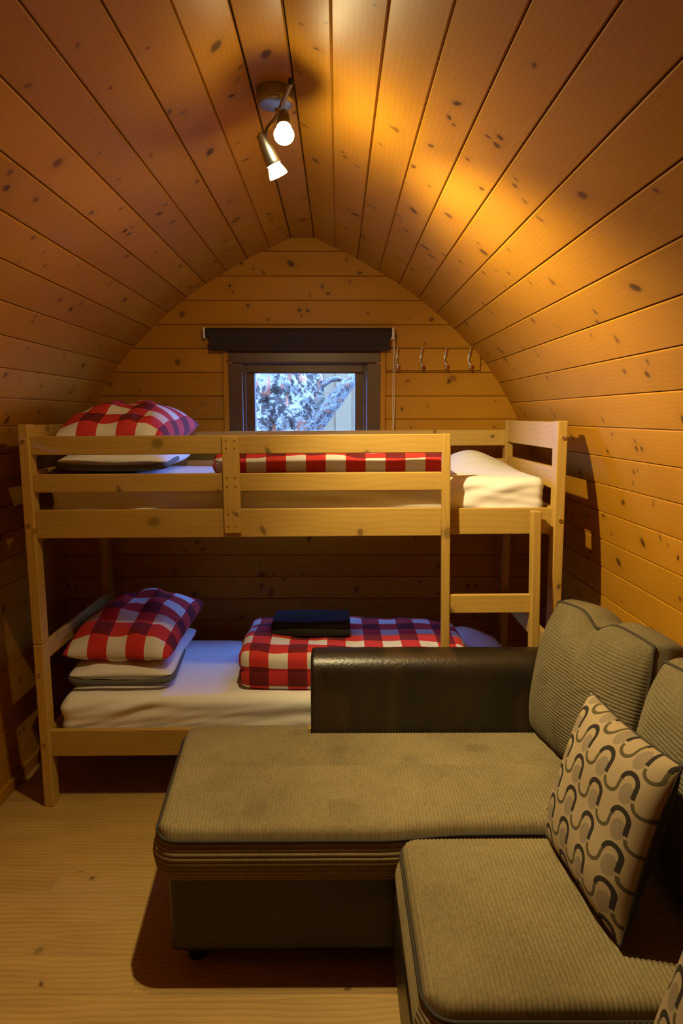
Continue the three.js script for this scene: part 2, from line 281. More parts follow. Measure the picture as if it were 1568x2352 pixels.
// ---------------------------------------------------------------- bunk bed
const bed = thing('bunk_bed', 'pine bunk bed with guard rails and a ladder standing against the end wall', 'bunk bed', [-1.15, 0, 2.5]);
bed.rotation.z = 0.0062;                                           // the floor is not quite level there
{
  const B = (n, x0, x1, h0, h1, z0, z1, parent = bed, bev = 0.004) => mesh(n, timber(x0 + 1.15, x1 + 1.15, h0, h1, z0 - 2.5, z1 - 2.5, bev), M.pine, parent);
  for (const [x0, x1, low] of [[-1.152, -1.115, 0], [0.812, 0.849, -0.012]]) for (const [z0, z1] of [[2.5, 2.56], [3.275, 3.335]]) {
    B('post', x0, x1, 0.662, 1.49, z0, z1); B('lower_post', x0, x1, low, 0.660, z0, z1);
  }
  // head and foot end boards, along the depth
  for (const [x0, x1] of [[-1.143, -1.122], [0.820, 0.841]]) for (const [h0, h1] of [[1.385, 1.487], [1.235, 1.318], [1.05, 1.165], [0.585, 0.655], [0.19, 0.30]]) B('end_board', x0, x1, h0, h1, 2.555, 3.28);
  // side rails
  B('side_rail', -1.117, 0.814, 1.066, 1.166, 2.541, 2.563); B('side_rail', -1.117, 0.814, 1.066, 1.166, 3.285, 3.307);
  B('side_rail', -1.117, 0.814, 0.199, 0.307, 2.520, 2.545); B('side_rail', -1.117, 0.814, 0.199, 0.307, 3.285, 3.307);
  B('back_guard_rail', -1.117, 0.814, 1.368, 1.444, 3.285, 3.305); B('back_guard_rail', -1.117, 0.814, 1.235, 1.306, 3.285, 3.305);
  B('guard_rail', -1.116, 0.395, 1.377, 1.446, 2.517, 2.538); B('guard_rail', -1.116, 0.395, 1.238, 1.306, 2.517, 2.538); B('guard_rail', -1.116, 0.395, 1.066, 1.173, 2.517, 2.538);
  const strip = B('guard_upright', -0.414, -0.351, 1.083, 1.444, 2.503, 2.5165);
  for (const h of [1.425, 1.398, 1.29, 1.258, 1.155, 1.11]) for (const x of [-0.398, -0.367]) { const s = mesh('screw', new THREE.CylinderGeometry(0.003, 0.003, 0.002, 10).rotateX(Math.PI / 2).translate(x + 1.15, h, -0.0028), M.steel, strip); s.castShadow = false; }
  // slats under each mattress
  for (const h of [1.075, 0.21]) for (let i = 0; i < 12; i++) { const x = -1.02 + i * 0.16; B('slat', x, x + 0.07, h, h + 0.016, 2.564, 3.284); }
  // ladder: the left stile runs up to the guard rail
  const lad = new THREE.Group(); add(lad, 'ladder', bed); lad.position.set(0, 0, 0);
  const lean = (g) => { const p = g.attributes.position; for (let i = 0; i < p.count; i++) p.setZ(i, p.getZ(i) + (1.46 - p.getY(i)) * 0.062); g.computeVertexNormals; return g; };
  const S = (n, x0, x1, h0, h1, z0, z1) => mesh(n, lean(timber(x0 + 1.15, x1 + 1.15, h0, h1, z0 - 2.5, z1 - 2.5, 0.004)), M.pine, lad);
  S('stile', 0.393, 0.423, 0.0, 1.447, 2.506, 2.541); S('stile', 0.722, 0.754, -0.01, 1.162, 2.488, 2.534);
  for (const h of [0.780, 0.47, 0.2]) S('rung', 0.423, 0.724, h, h + 0.070, 2.512, 2.532);
  // bolts
  for (const [x, hs] of [[-1.133, [1.43, 1.12, 0.545, 0.262]], [0.832, [1.43, 1.125, 0.545, 0.262]]]) for (const h of hs) {
    const b = mesh('bolt', new THREE.CylinderGeometry(0.0075, 0.0085, 0.005, 16).rotateX(Math.PI / 2).translate(x + 1.15, h, 0.002), M.chrome, bed);
    mesh('socket', new THREE.CylinderGeometry(0.003, 0.003, 0.001, 6).rotateX(Math.PI / 2).translate(x + 1.15, h, 0.0048), M.dark, b);
  }
}

// ---------------------------------------------------------------- bedding
const T_check = dataTexture(256, 256, (x, y) => {
  const a = Math.floor(x / 128), b = Math.floor(y / 128), n = 0.92 + 0.16 * (hash(x, y, 4) - 0.5);
  const c = a && b ? [0.16, 0.008, 0.012] : a || b ? [0.62, 0.035, 0.03] : [0.76, 0.72, 0.66]; return c.map((q) => q * n);
});
const checkTex = (rx, ry, ox, oy) => { const t = T_check.clone(); t.repeat.set(rx, ry); t.offset.set(ox, oy); t.needsUpdate = true; return t; };
const M_check = new THREE.MeshStandardMaterial({ map: checkTex(1 / 0.154, 1 / 0.150, 0.25, 0.367), roughness: 0.92 });
const M_check2 = new THREE.MeshStandardMaterial({ map: checkTex(1 / 0.154, 1 / 0.150, 0.10, 0.97), roughness: 0.92 });
const M_checkP = new THREE.MeshStandardMaterial({ map: checkTex(1 / 0.155, 1 / 0.155, 0.25, 0.1), roughness: 0.92 });
function mattress(name, label, top, x0, x1, z0, z1, low, sd) {
  const w = x1 - x0, d = z1 - z0, h = top - low, t = thing(name, label, 'mattress', [(x0 + x1) / 2, low, (z0 + z1) / 2], 'mattresses on the bunk bed');
  const g = softBox(w, h, d, 0.045, 150, 22, 60, (p, n) => {
    const e = sstep(0.25, 0.48, Math.abs(p.x) / w), side = 1 - Math.abs(n.y), u = p.x / w;
    p.y += n.y > 0 ? 0.075 * Math.exp(-Math.pow((u - 0.40) / 0.075, 2) - Math.pow((p.z + d * 0.36) / (d * 0.30), 2)) * n.y : 0;
    if (n.y > 0) p.y += (noise(p.x * 5 + sd, p.z * 6, sd) - 0.5) * 0.010 * n.y;
    const wr = noise(p.x * 3.2 + sd + p.y * 14, p.y * 26 - p.x * (1.5 + 3 * e), sd + 2) - 0.5;
    const wr2 = noise(p.x * 7 + sd, p.y * 60 + p.x * 9 * Math.sign(u), sd + 5) - 0.5;
    const k = side * 0.020 * wr + side * (0.004 + 0.006 * e) * wr2;
    p.addScaledVector(n, k);
    if (n.y > 0.3) p.addScaledVector(n, 0.004 * (noise(p.x * 4, p.z * 30 + p.x * 3, sd + 7) - 0.5));
  });
  mesh('mattress_cover', g, M.sheet, t); return t;
}
mattress('mattress', 'white sheeted mattress on the top bunk', 1.288, -1.095, 0.800, 2.572, 3.275, 1.096, 3);
mattress('mattress', 'white sheeted mattress on the bottom bunk behind the sofa arm', 0.428, -1.095, 0.800, 2.556, 3.275, 0.231, 11);

function pillowGeo(w, d, T, { nu = 48, nv = 48, pinch = 0.06, up = 0.55, pw = 2.6, ex = 0.5, f, side = 0, round = 0.06 } = {}) {   // side 1 top only, -1 bottom only, 0 both
  const sheet = (s) => grid(nu, nv, (a, b) => {
    const k = (q) => Math.sin((q - 0.5) * Math.PI) , u = k(a), v = k(b);
    const th = Math.pow(Math.max(0, 1 - Math.pow(Math.abs(u), pw)), ex) * Math.pow(Math.max(0, 1 - Math.pow(Math.abs(v), pw)), ex);
    const x = u * w / 2 * (1 - pinch * (1 - v * v) * Math.abs(u)) * (1 - round * v ** 8), z = v * d / 2 * (1 - pinch * (1 - u * u) * Math.abs(v)) * (1 - round * u ** 8);
    const p = new THREE.Vector3(x, (s > 0 ? up : up - 1) * T * th, z); if (f) f(p, u, v, s, th); return [p, x, -z];
  }, s > 0);
  const parts = []; if (side >= 0) parts.push(sheet(1)); if (side <= 0) parts.push(sheet(-1));
  return smooth(parts.length > 1 ? mergeGeometries(parts) : parts[0]);
}
const crumple = (amp, sd) => (p, u, v, s, th) => { p.y += amp * th * (noise(p.x * 12 + sd, p.z * 12, sd) - 0.5 + 0.6 * (noise(p.x * 26, p.z * 9 + sd, sd + 3) - 0.5)); };
function pillow(label, pos, w, d, T, mat, group, opt, rotY = 0, rotX = 0, rotZ = 0) {
  const t = thing('pillow', label, 'pillow', pos, group); t.rotation.set(rotX, rotY, rotZ);
  mesh('pillowcase', pillowGeo(w, d, T, opt), mat, t); return t;
}
// bottom bunk: white pillow, check pillow on it; top bunk: the same
function pillowSet(top, zc, where, tall) {
  const a = pillow('white pillow under the red check pillow on the ' + where + ' bunk', [-0.885, top + 0.058, zc], 0.43, 0.62, 0.115, M.pillowcase, 'white pillows', { f: crumple(0.02, 4), up: 0.5 }, 0.03);
  const band = tube([V(-0.2, -0.008, 0.0), V(-0.19, -0.016, -0.30), V(-0.05, -0.022, -0.318), V(0.08, -0.022, -0.318), V(0.195, -0.018, -0.300), V(0.203, -0.012, -0.20), V(0.196, -0.004, 0.0)], 0.012, 40, 8); band.scale(1, 1, 1); mesh('hem', band, M.grey, a).userData.label = 'grey hem';
  const b = pillow('red and white check pillow on the white pillow of the ' + where + ' bunk', [-0.88, top + 0.165, zc + 0.01], 0.46, 0.63, tall, M_checkP, 'red check pillows', { f: crumple(0.035, 9), up: 0.62, pinch: 0.08 }, -0.05, 0.10);
  return [a, b];
}
pillowSet(0.428, 2.93, 'bottom', 0.19); pillowSet(1.288, 2.93, 'top', 0.19);

function duvet(label, x0, x1, z0, z1, base, h, mat, sd, slope) {
  const w = x1 - x0, d = z1 - z0, t = thing('duvet', label, 'duvet', [(x0 + x1) / 2, base, (z0 + z1) / 2], 'folded red check duvets');
  const g = softBox(w, h, d, Math.min(0.045, h * 0.42), 110, 22, 50, (p, n) => {
    const u = p.x / w; if (n.y > -0.2) p.y += (p.y / h) * (0.020 * (noise(p.x * 7 + sd, p.z * 6, sd) - 0.5) + 0.010 * (noise(p.x * 18, p.z * 14 + sd, sd) - 0.5) + slope * u);
    const mid = Math.exp(-Math.pow((p.y - h * 0.52) / (h * 0.05), 2)); if (Math.abs(n.y) < 0.6) p.addScaledVector(n, -0.006 * mid * (Math.abs(n.x) > 0.5 ? 1.6 : 0.4));
    p.addScaledVector(n, 0.012 * (noise(p.x * 9 + sd, p.y * 9, p.z * 9 + sd) - 0.5)); if (n.y < -0.3) p.y = Math.max(p.y, 0);
  });
  mesh('duvet_cover', g, mat, t); return t;
}
duvet('folded red and white check duvet on the bottom bunk under a dark towel', -0.402, 0.545, 2.60, 3.12, 0.430, 0.160, M_check, 2, -0.02);
duvet('rolled red and white check duvet on the top bunk behind the guard rail', -0.485, 0.425, 2.640, 2.93, 1.290, 0.098, M_check2, 6, 0.0);
{
  const t = thing('towel', 'folded black towel on the duvet of the bottom bunk', 'towel', [-0.115, 0.588, 2.90]);
  const tw = (w, h, d, y, sd) => softBox(w, h, d, h * 0.48, 44, 8, 24, (p, n) => { p.y += y; p.addScaledVector(n, 0.008 * (noise(p.x * 12 + sd, p.y * 10, p.z * 12) - 0.5)); });
  mesh('lower_fold', tw(0.345, 0.036, 0.22, 0, 2), M.towel, t); mesh('upper_fold', tw(0.335, 0.036, 0.20, 0.032, 8), M.towel, t);
}

// ---------------------------------------------------------------- sofa
const T_plush = dataTexture(512, 512, (x, y) => { const u = x / 512, v = y / 512, a = noise(u * 5, v * 5, 1, 5), b = noise(u * 19, v * 19, 2, 19), c = noise(u * 200, v * 200, 3, 200), d = noise(u * 9, v * 9, 7, 9); const k = 0.80 + 0.22 * a + 0.12 * (b - 0.5) + 0.26 * (c - 0.5) - 0.16 * sstep(0.72, 0.9, d); return [0.225 * k, 0.172 * k, 0.080 * k]; });
const M_cord = new THREE.MeshPhysicalMaterial({ map: T_plush, roughness: 0.95, sheen: 0.35, sheenRoughness: 0.5, sheenColor: new THREE.Color().setRGB(0.45, 0.38, 0.26) });
const T_hide = dataTexture(512, 512, (x, y) => { const u = x / 512, v = y / 512, k = 0.55 + 0.7 * noise(u * 6, v * 6, 1, 6) + 0.3 * (noise(u * 30, v * 30, 2, 30) - 0.5), s = sstep(0.6, 0.8, noise(u * 4, v * 11, 5, 4)); return [0.019 * k + 0.018 * s, 0.013 * k + 0.008 * s, 0.007 * k + 0.002 * s]; });
const T_hideB = (() => { const a = new Uint8Array(512 * 512 * 4); for (let y = 0; y < 512; y++) for (let x = 0; x < 512; x++) { const v = 255 * (0.5 * noise(x / 3, y / 3, 1) + 0.5 * noise(x / 7, y / 7, 2)), i = (y * 512 + x) * 4; a[i] = a[i + 1] = a[i + 2] = v; a[i + 3] = 255; } const t = new THREE.DataTexture(a, 512, 512); t.wrapS = t.wrapT = THREE.RepeatWrapping; t.magFilter = t.minFilter = THREE.LinearFilter; t.repeat.set(2, 2); t.needsUpdate = true; return t; })();
const M_hide = new THREE.MeshStandardMaterial({ map: T_hide, roughness: 0.36, bumpMap: T_hideB, bumpScale: 0.0006 });
const M_cordBack = M_cord.clone(); M_cordBack.color = new THREE.Color().setRGB(0.62, 0.64, 0.66);   // same corduroy, its colour darkened to imitate dimmer lamp light on the back cushions
const M_pipe = std([0.030, 0.022, 0.013], 0.8);
const sofa = thing('corner_sofa', 'brown corduroy and leather corner sofa with a chaise beside the bunk bed', 'sofa', [0.6, 0, 1.3]);
const SO = new THREE.Vector3(-0.6, 0, 1.3);                        // scene coordinates to the sofa's own
const sput = (n, g, m, parent = sofa) => { g.translate(SO.x, SO.y, SO.z); return mesh(n, g, m, parent); };
const PITCH = 0.0102, rib = (s) => Math.pow(Math.abs(Math.sin(Math.PI * s / PITCH)), 0.55);
function seatCushion(x0, x1, zf, zb, top, bottom, crown, warp = (x) => x) {
  const w = x1 - x0, nx = Math.round(w / PITCH) * 6, nz = 40, r = 0.028, A = 0.0040;
  const W = (p) => { p.x = warp(p.x, -p.z); return p; };
  const topG = grid(nx, nz, (u, v) => {
    const vv = 0.5 - 0.5 * Math.cos(Math.PI * v), x = x0 + w * u, a = zf(x), b = zb(x), z = lerp(a, b, lerp(v, vv, 0.7)), d = Math.max(0, Math.min(x - x0, x1 - x, z - a, b - z));
    const fall = d < r ? r - Math.sqrt(r * r - (r - d) * (r - d)) : 0, U = 2 * u - 1, Q = 2 * (z - a) / (b - a) - 1;
    const h = top + crown * (1 - U * U * U * U) * (1 - Q * Q * Q * Q) - fall + A * rib(x) * sstep(0, 0.008, d) + 0.010 * (noise(x * 4 + top * 9, z * 4 + x0) - 0.5) * sstep(0, 0.08, d);
    return [W(V(x, h, z)), x, z];
  }, false);
  const loop = [], n1 = Math.round(w / 0.012), push = (x, z) => loop.push([x, z]);
  for (let i = 0; i <= n1; i++) { const x = x0 + w * i / n1; push(x, zf(x)); } const za = zf(x1), zc = zb(x1), n2 = Math.max(2, Math.round((zc - za) / 0.012)); for (let i = 1; i < n2; i++) push(x1, lerp(za, zc, i / n2));
  for (let i = n1; i >= 0; i--) { const x = x0 + w * i / n1; push(x, zb(x)); } const zd = zb(x0), ze = zf(x0), n3 = Math.max(2, Math.round((zd - ze) / 0.012)); for (let i = 1; i < n3; i++) push(x0, lerp(zd, ze, i / n3));
  const N = loop.length, nrm = loop.map((p, i) => { const a = loop[(i + N - 2) % N], b = loop[(i + 2) % N], dx = b[0] - a[0], dz = b[1] - a[1], L = Math.hypot(dx, dz) || 1; return [dz / L, -dx / L]; });
  let arc = 0; const H = top - r - bottom, NV = 66, side = grid(N, NV, (u, v) => {
    const i = Math.round(u * N) % N, p = loop[i], n = nrm[i], h = bottom + H * v, bulge = 0.014 * Math.sin(Math.PI * Math.min(1, v * 1.05)) + 0.0042 * Math.pow(Math.abs(Math.sin(Math.PI * v * 9 + 0.25 * noise(p[0] * 3, p[1] * 3))), 0.6) * (v < 0.97 ? 1 : 0);
    return [W(V(p[0] + n[0] * bulge, h + 0.003 * (noise(p[0] * 6, p[1] * 6) - 0.5), p[1] + n[1] * bulge)), u * 3, h];
  }, false);
  const pts = []; for (let i = 0; i < N; i += 2) pts.push(W(V(loop[i][0] + nrm[i][0] * 0.004, top - r + 0.003 + 0.003 * (noise(loop[i][0] * 6, loop[i][1] * 6) - 0.5), loop[i][1] + nrm[i][1] * 0.004)));
  const c = sput('seat_cushion', topG, M_cord); sput('boxing', side, M_cord, c); sput('piping', tube(pts, 0.0048, pts.length * 2, 7, true), M_pipe, c);
  return c;
}
const rcorner = (x, x0, x1, r, l = true, rt = true) => { let d = 0; if (l && x < x0 + r) d = Math.max(d, r - Math.sqrt(Math.max(0, r * r - (x0 + r - x) ** 2))); if (rt && x > x1 - r) d = Math.max(d, r - Math.sqrt(Math.max(0, r * r - (x - x1 + r) ** 2))); return d; };
const SEAT = 0.43;
seatCushion(-0.486, 0.86, (x) => 1.672 + rcorner(x, -0.486, 0.86, 0.06) + 0.026 * sstep(0.1, 0.35, x), (x) => 2.315 - rcorner(x, -0.486, 0.86, 0.075, true, false) - 0.062 * sstep(-0.100, -0.086, x), SEAT, 0.292, 0.008, (x, z) => x - 0.05 * clamp((z - 1.68) / 0.62, 0, 1) * (1 - clamp((x + 0.486) / 0.5, 0, 1)));
seatCushion(0.165, 0.86, (x) => 1.128 + rcorner(x, 0.165, 0.86, 0.06), (x) => 1.658 - rcorner(x, 0.165, 0.86, 0.045), SEAT - 0.004, 0.292, 0.008);
seatCushion(0.165, 0.86, (x) => 0.58 + rcorner(x, 0.165, 0.86, 0.05), (x) => 1.108 - rcorner(x, 0.165, 0.86, 0.05), SEAT - 0.004, 0.292, 0.008);
{
  const hb = (n, x0, x1, h0, h1, z0, z1, r) => { const g = new RoundedBoxGeometry(x1 - x0, h1 - h0, z1 - z0, 5, r); const p = g.attributes.position, uv = g.attributes.uv, nn = g.attributes.normal; g.translate((x0 + x1) / 2, (h0 + h1) / 2, -(z0 + z1) / 2); for (let i = 0; i < p.count; i++) { const ax = Math.abs(nn.getX(i)), ay = Math.abs(nn.getY(i)); uv.setXY(i, ax > 0.7 ? p.getZ(i) : p.getX(i), ay > 0.7 ? p.getZ(i) : p.getY(i)); } return sput(n, g, M_hide); };
  hb('base', -0.462, 0.98, 0.05, 0.291, 1.698, 2.26, 0.02); hb('base', 0.150, 0.98, 0.05, 0.291, 0.30, 1.690, 0.03);
  hb('back_frame', 0.885, 1.005, 0.06, 0.78, 0.30, 2.26, 0.04);
  const arm = (() => {                                             // upright end arm with a rolled top, behind the chaise
    const s = new THREE.Shape(), t = 0.145, h = 0.686, r = 0.062; s.moveTo(0, 0.05); s.lineTo(t, 0.05); s.lineTo(t, h - r); s.absarc(t - r, h - r, r, 0, Math.PI / 2); s.lineTo(r, h); s.absarc(r, h - r, r, Math.PI / 2, Math.PI); s.lineTo(0, 0.05);
    const g = new THREE.ExtrudeGeometry(s, { depth: 1.09, bevelEnabled: true, bevelSize: 0.012, bevelThickness: 0.012, bevelSegments: 4, curveSegments: 12, steps: 40 });
    g.rotateY(Math.PI / 2); return g.translate(-0.082, 0, -2.264);
  })();
  sput('arm', arm, M_hide);
  for (const [x, z] of [[-0.40, 1.76], [0.24, 0.42], [0.24, 1.5], [-0.40, 2.2], [0.9, 0.42], [0.9, 2.2]]) sput('foot', new THREE.CylinderGeometry(0.034, 0.027, 0.05, 20).translate(x, 0.025, -z), M.dark);
}
// back cushions: ribs across the face, plush band on top, piping round the face
function backCushion(pos, W, Hh, T, yaw, lean, sd, sagAmp) {
  const R = 0.05, nv = Math.round(Hh / PITCH) * 6, A = 0.0046;
  const rot = new THREE.Matrix4().makeRotationY(yaw).multiply(new THREE.Matrix4().makeRotationZ(lean)), o = V(...pos).add(SO);
  // own frame: face looks along -x, width along z (near is +z), height y
  const edge = (a, b) => { // a across -1..1, b up 0..1, rounded outline
    const sag = sagAmp * Math.exp(-Math.pow((a + 0.05) / 0.22, 2)) * sstep(0.55, 1, b); let y = b * Hh, z = a * W / 2; const sq = 1 - 0.07 * Math.pow(Math.abs(2 * b - 1), 3), sv = 1 - 0.05 * Math.pow(Math.abs(a), 3);
    return [z * sq, Hh / 2 + (y - Hh / 2) * sv - sag];
  };
  const puff = (a, b) => Math.pow((1 - Math.pow(Math.abs(a), 2.6)) * (1 - Math.pow(Math.abs(2 * b - 1), 2.6)), 0.55);
  const F = (x, y, z) => new THREE.Vector3(x, y, z).applyMatrix4(rot).add(o);
  const q = (t) => 0.5 - 0.5 * Math.cos(Math.PI * t);
  const face = grid(44, nv, (u, v) => {
    const a = 2 * lerp(u, q(u), 0.6) - 1, b = lerp(v, q(v), 0.25), [z, y] = edge(a, b), pf = puff(a, b), crease = 0.020 * Math.exp(-Math.pow((a + 0.05 - 0.9 * (1 - b)) / 0.10, 2)) * sstep(0.55, 0.95, b);
    const x = -0.085 * pf + crease - A * rib(y + 0.004 * Math.sin(z * 9)) * sstep(0, 0.05, pf) * (1 - 0.75 * sstep(0.80, 0.97, b)) + 0.016 * (noise(a * 3 + sd, b * 3, sd) - 0.5) * pf;
    return [F(x, y, z), z * 1.0, y];
  }, true);
  const N = 160, per = (t) => { const k = t * 4, i = Math.floor(k) % 4, f = k - Math.floor(k), c = 0.995; return i === 0 ? [lerp(-c, c, f), 0] : i === 1 ? [c, f] : i === 2 ? [lerp(c, -c, f), 1] : [-c, 1 - f]; };
  const band = grid(N, 24, (u, v) => { const [a, b] = per(u % 1), [z, y] = edge(a, b), cz = 0, cy = Hh / 2, bul = 0.020 * Math.sin(Math.PI * v), L = Math.hypot(z - cz, y - cy) || 1; const rb = 0.002 * rib(v * T) * (b > 0.98 ? 0.25 : 1); return [F(v * T + 0.012 * (noise(u * 12, v * 3, sd) - 0.5) * Math.sin(Math.PI * v), y + (y - cy) / L * (bul + rb), z + (z - cz) / L * (bul + rb)), u * 2, v * T]; }, false);
  const back = grid(20, 20, (u, v) => { const a = 2 * u - 1, [z, y] = edge(a, v); return [F(T + 0.02 * puff(a, v), y, z), z, y]; }, false);
  const pts = []; for (let i = 0; i < 80; i++) { const [a, b] = per(i / 80), [z, y] = edge(a, b); pts.push(F(-0.001, y, z)); }
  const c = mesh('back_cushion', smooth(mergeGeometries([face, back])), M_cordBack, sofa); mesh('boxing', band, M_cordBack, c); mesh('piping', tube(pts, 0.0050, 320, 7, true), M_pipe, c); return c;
}
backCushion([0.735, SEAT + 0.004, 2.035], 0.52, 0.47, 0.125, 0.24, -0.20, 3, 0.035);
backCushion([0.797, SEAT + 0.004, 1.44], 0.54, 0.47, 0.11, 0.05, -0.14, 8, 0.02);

// scatter cushions with a printed horseshoe pattern
const T_shoe = (() => {
  const n = 1024, cv = document.createElement('canvas'); cv.width = cv.height = n; const c = cv.getContext('2d'); c.fillStyle = '#b59e7a'; c.fillRect(0, 0, n, n);
  for (let i = 0; i < 2600; i++) { c.fillStyle = rnd() < 0.5 ? 'rgba(150,125,90,0.05)' : 'rgba(235,215,180,0.06)'; c.fillRect(rnd() * n, rnd() * n, rr(4, 40), rr(2, 5)); }
  const sx = n / 4.4, sy = n / 5.3; c.lineCap = 'butt';
  for (let r = -1; r < 8; r++) for (let k = -1; k < 6; k++) {
    const x = (k + (r % 2 ? 0.5 : 0) * 0) * sx + sx * 0.5 + r * 22, y = r * sy + k * 30 - 60;
    c.fillStyle = 'rgba(132,115,96,0.6)'; c.beginPath(); c.ellipse(x + 8, y + sy * 0.30, sx * 0.20, sy * 0.30, 0.1, 0, 7); c.fill();
    c.lineWidth = sx * 0.115; c.strokeStyle = '#2a2015'; c.beginPath(); c.moveTo(x - sx * 0.24, y + sy * 0.02); c.ellipse(x, y, sx * 0.24, sy * 0.26, 0, Math.PI, 2 * Math.PI); c.lineTo(x + sx * 0.24, y + sy * 0.34); c.stroke();
    c.lineWidth = sx * 0.088; c.strokeStyle = '#5c5030'; c.beginPath(); c.moveTo(x - sx * 0.24, y + sy * 0.02); c.lineTo(x - sx * 0.26, y + sy * 0.14); c.ellipse(x - sx * 0.49, y + sy * 0.26, sx * 0.23, sy * 0.24, 0, 0, Math.PI); c.stroke();
  }
  const t = new THREE.CanvasTexture(cv); t.colorSpace = THREE.SRGBColorSpace; t.wrapS = t.wrapT = THREE.RepeatWrapping; return t;
})();
function scatter(label, P2, P1, Q2, Q1, T) {                      // bottom far, bottom near, top far, top near corners
  const mid = new THREE.Vector3(); for (const p of [P1, P2, Q1, Q2]) mid.addScaledVector(V(...p), 0.25);
  const across = V(...P1).add(V(...Q1)).sub(V(...P2)).sub(V(...Q2)).normalize(), up = V(...Q1).add(V(...Q2)).sub(V(...P1)).sub(V(...P2)); up.addScaledVector(across, -up.dot(across)).normalize();
  const nrm = across.clone().cross(up).normalize();               // away from the sofa back
  const t = thing('scatter_cushion', label, 'cushion', [mid.x, P1[1] - 0.01, -mid.z], 'horseshoe print cushions'); t.position.copy(mid);
  t.quaternion.setFromRotationMatrix(new THREE.Matrix4().makeBasis(across, nrm, up.clone().negate()));
  const opt = { nu: 48, nv: 48, pinch: 0.06, up: 0.5, pw: 3.2, ex: 0.55, round: 0.01, f: (p, u, v, s, th) => { p.y += 0.012 * th * (noise(p.x * 9, p.z * 9, 5) - 0.5); } };
  const tex = T_shoe.clone(); tex.repeat.set(1 / 0.40, 1 / 0.40); tex.offset.set(0.5, 0.5); tex.needsUpdate = true;
  mesh('front_cover', pillowGeo(0.40, 0.40, T, { ...opt, side: 1 }), new THREE.MeshStandardMaterial({ map: tex, roughness: 0.95, color: new THREE.Color().setRGB(0.68, 0.68, 0.68) }), t);
  mesh('back_cover', pillowGeo(0.40, 0.40, T, { ...opt, side: -1 }), std([0.030, 0.022, 0.015], 0.9), t).userData.label = 'plain dark brown back';
  const pts = []; for (let i = 0; i < 64; i++) { const k = i / 16, s = Math.floor(k), f = 2 * (k - s) - 1, [u, v] = [[f, -1], [1, f], [-f, 1], [-1, -f]][s]; pts.push(new THREE.Vector3(u * 0.2 * (1 - 0.06 * (1 - v * v) * Math.abs(u)) * (1 - 0.01 * v ** 8), 0, v * 0.2 * (1 - 0.06 * (1 - u * u) * Math.abs(v)) * (1 - 0.01 * u ** 8))); }
  mesh('piping', tube(pts, 0.003, 160, 6, true), M_pipe, t); return t;
}
scatter('beige cushion with dark horseshoe print leaning on the sofa back', [0.535, 0.452, 1.655], [0.585, 0.452, 1.275], [0.66, 0.81, 1.62], [0.672, 0.825, 1.285], 0.13);
scatter('beige horseshoe print cushion cut by the lower right corner of the picture', [0.53, 0.452, 1.02], [0.53, 0.452, 0.64], [0.635, 0.81, 1.00], [0.635, 0.81, 0.63], 0.13);

// ---------------------------------------------------------------- on the end wall
{
  const b = thing('roller_blind', 'dark brown roller blind rolled up above the window', 'blind', [-0.19, 1.83, ZB]);
  const x0 = -0.635 + 0.19, x1 = 0.262 + 0.19;
  mesh('roll', new THREE.CylinderGeometry(0.023, 0.023, x1 - x0, 32).rotateZ(Math.PI / 2).translate((x0 + x1) / 2, 0.088, 0.034), M.blind, b);
  mesh('fabric', new RoundedBoxGeometry(x1 - x0 - 0.03, 0.085, 0.003, 1, 0.001).translate((x0 + x1) / 2 + 0.004, 0.045, 0.056), M.blind, b);
  mesh('bottom_bar', new RoundedBoxGeometry(x1 - x0 - 0.03, 0.022, 0.010, 2, 0.004).translate((x0 + x1) / 2 + 0.004, 0.014, 0.056), M.blind, b);
  for (const x of [x0 - 0.006, x1 + 0.006]) mesh('bracket', mergeGeometries([new RoundedBoxGeometry(0.010, 0.052, 0.05, 2, 0.004).translate(x, 0.086, 0.029), new THREE.CylinderGeometry(0.012, 0.012, 0.014, 16).rotateZ(Math.PI / 2).translate(x, 0.088, 0.034).toNonIndexed()].map((g) => g.index ? g.toNonIndexed() : g)), M.white, b).userData.label = 'white plastic bracket';
  const xc = 0.272 + 0.19; mesh('pull_cord', mergeGeometries([tube([new THREE.Vector3(xc, 0.088, 0.056), new THREE.Vector3(xc - 0.003, -0.2, 0.05), new THREE.Vector3(xc + 0.001, -0.42, 0.045)], 0.0013, 20, 6), tube([new THREE.Vector3(xc + 0.006, 0.088, 0.012), new THREE.Vector3(xc + 0.008, -0.2, 0.03), new THREE.Vector3(xc + 0.001, -0.42, 0.045)], 0.0013, 20, 6)]), M.cord, b).userData.label = 'thin white pull cord';
  mesh('cord_knot', mergeGeometries([tube([new THREE.Vector3(xc - 0.014, 0.066, 0.056), new THREE.Vector3(xc, 0.060, 0.062), new THREE.Vector3(xc - 0.016, 0.055, 0.056)], 0.0022, 12, 6), new THREE.SphereGeometry(0.0055, 12, 8).translate(xc, 0.060, 0.058)]), M.cord, b);
}
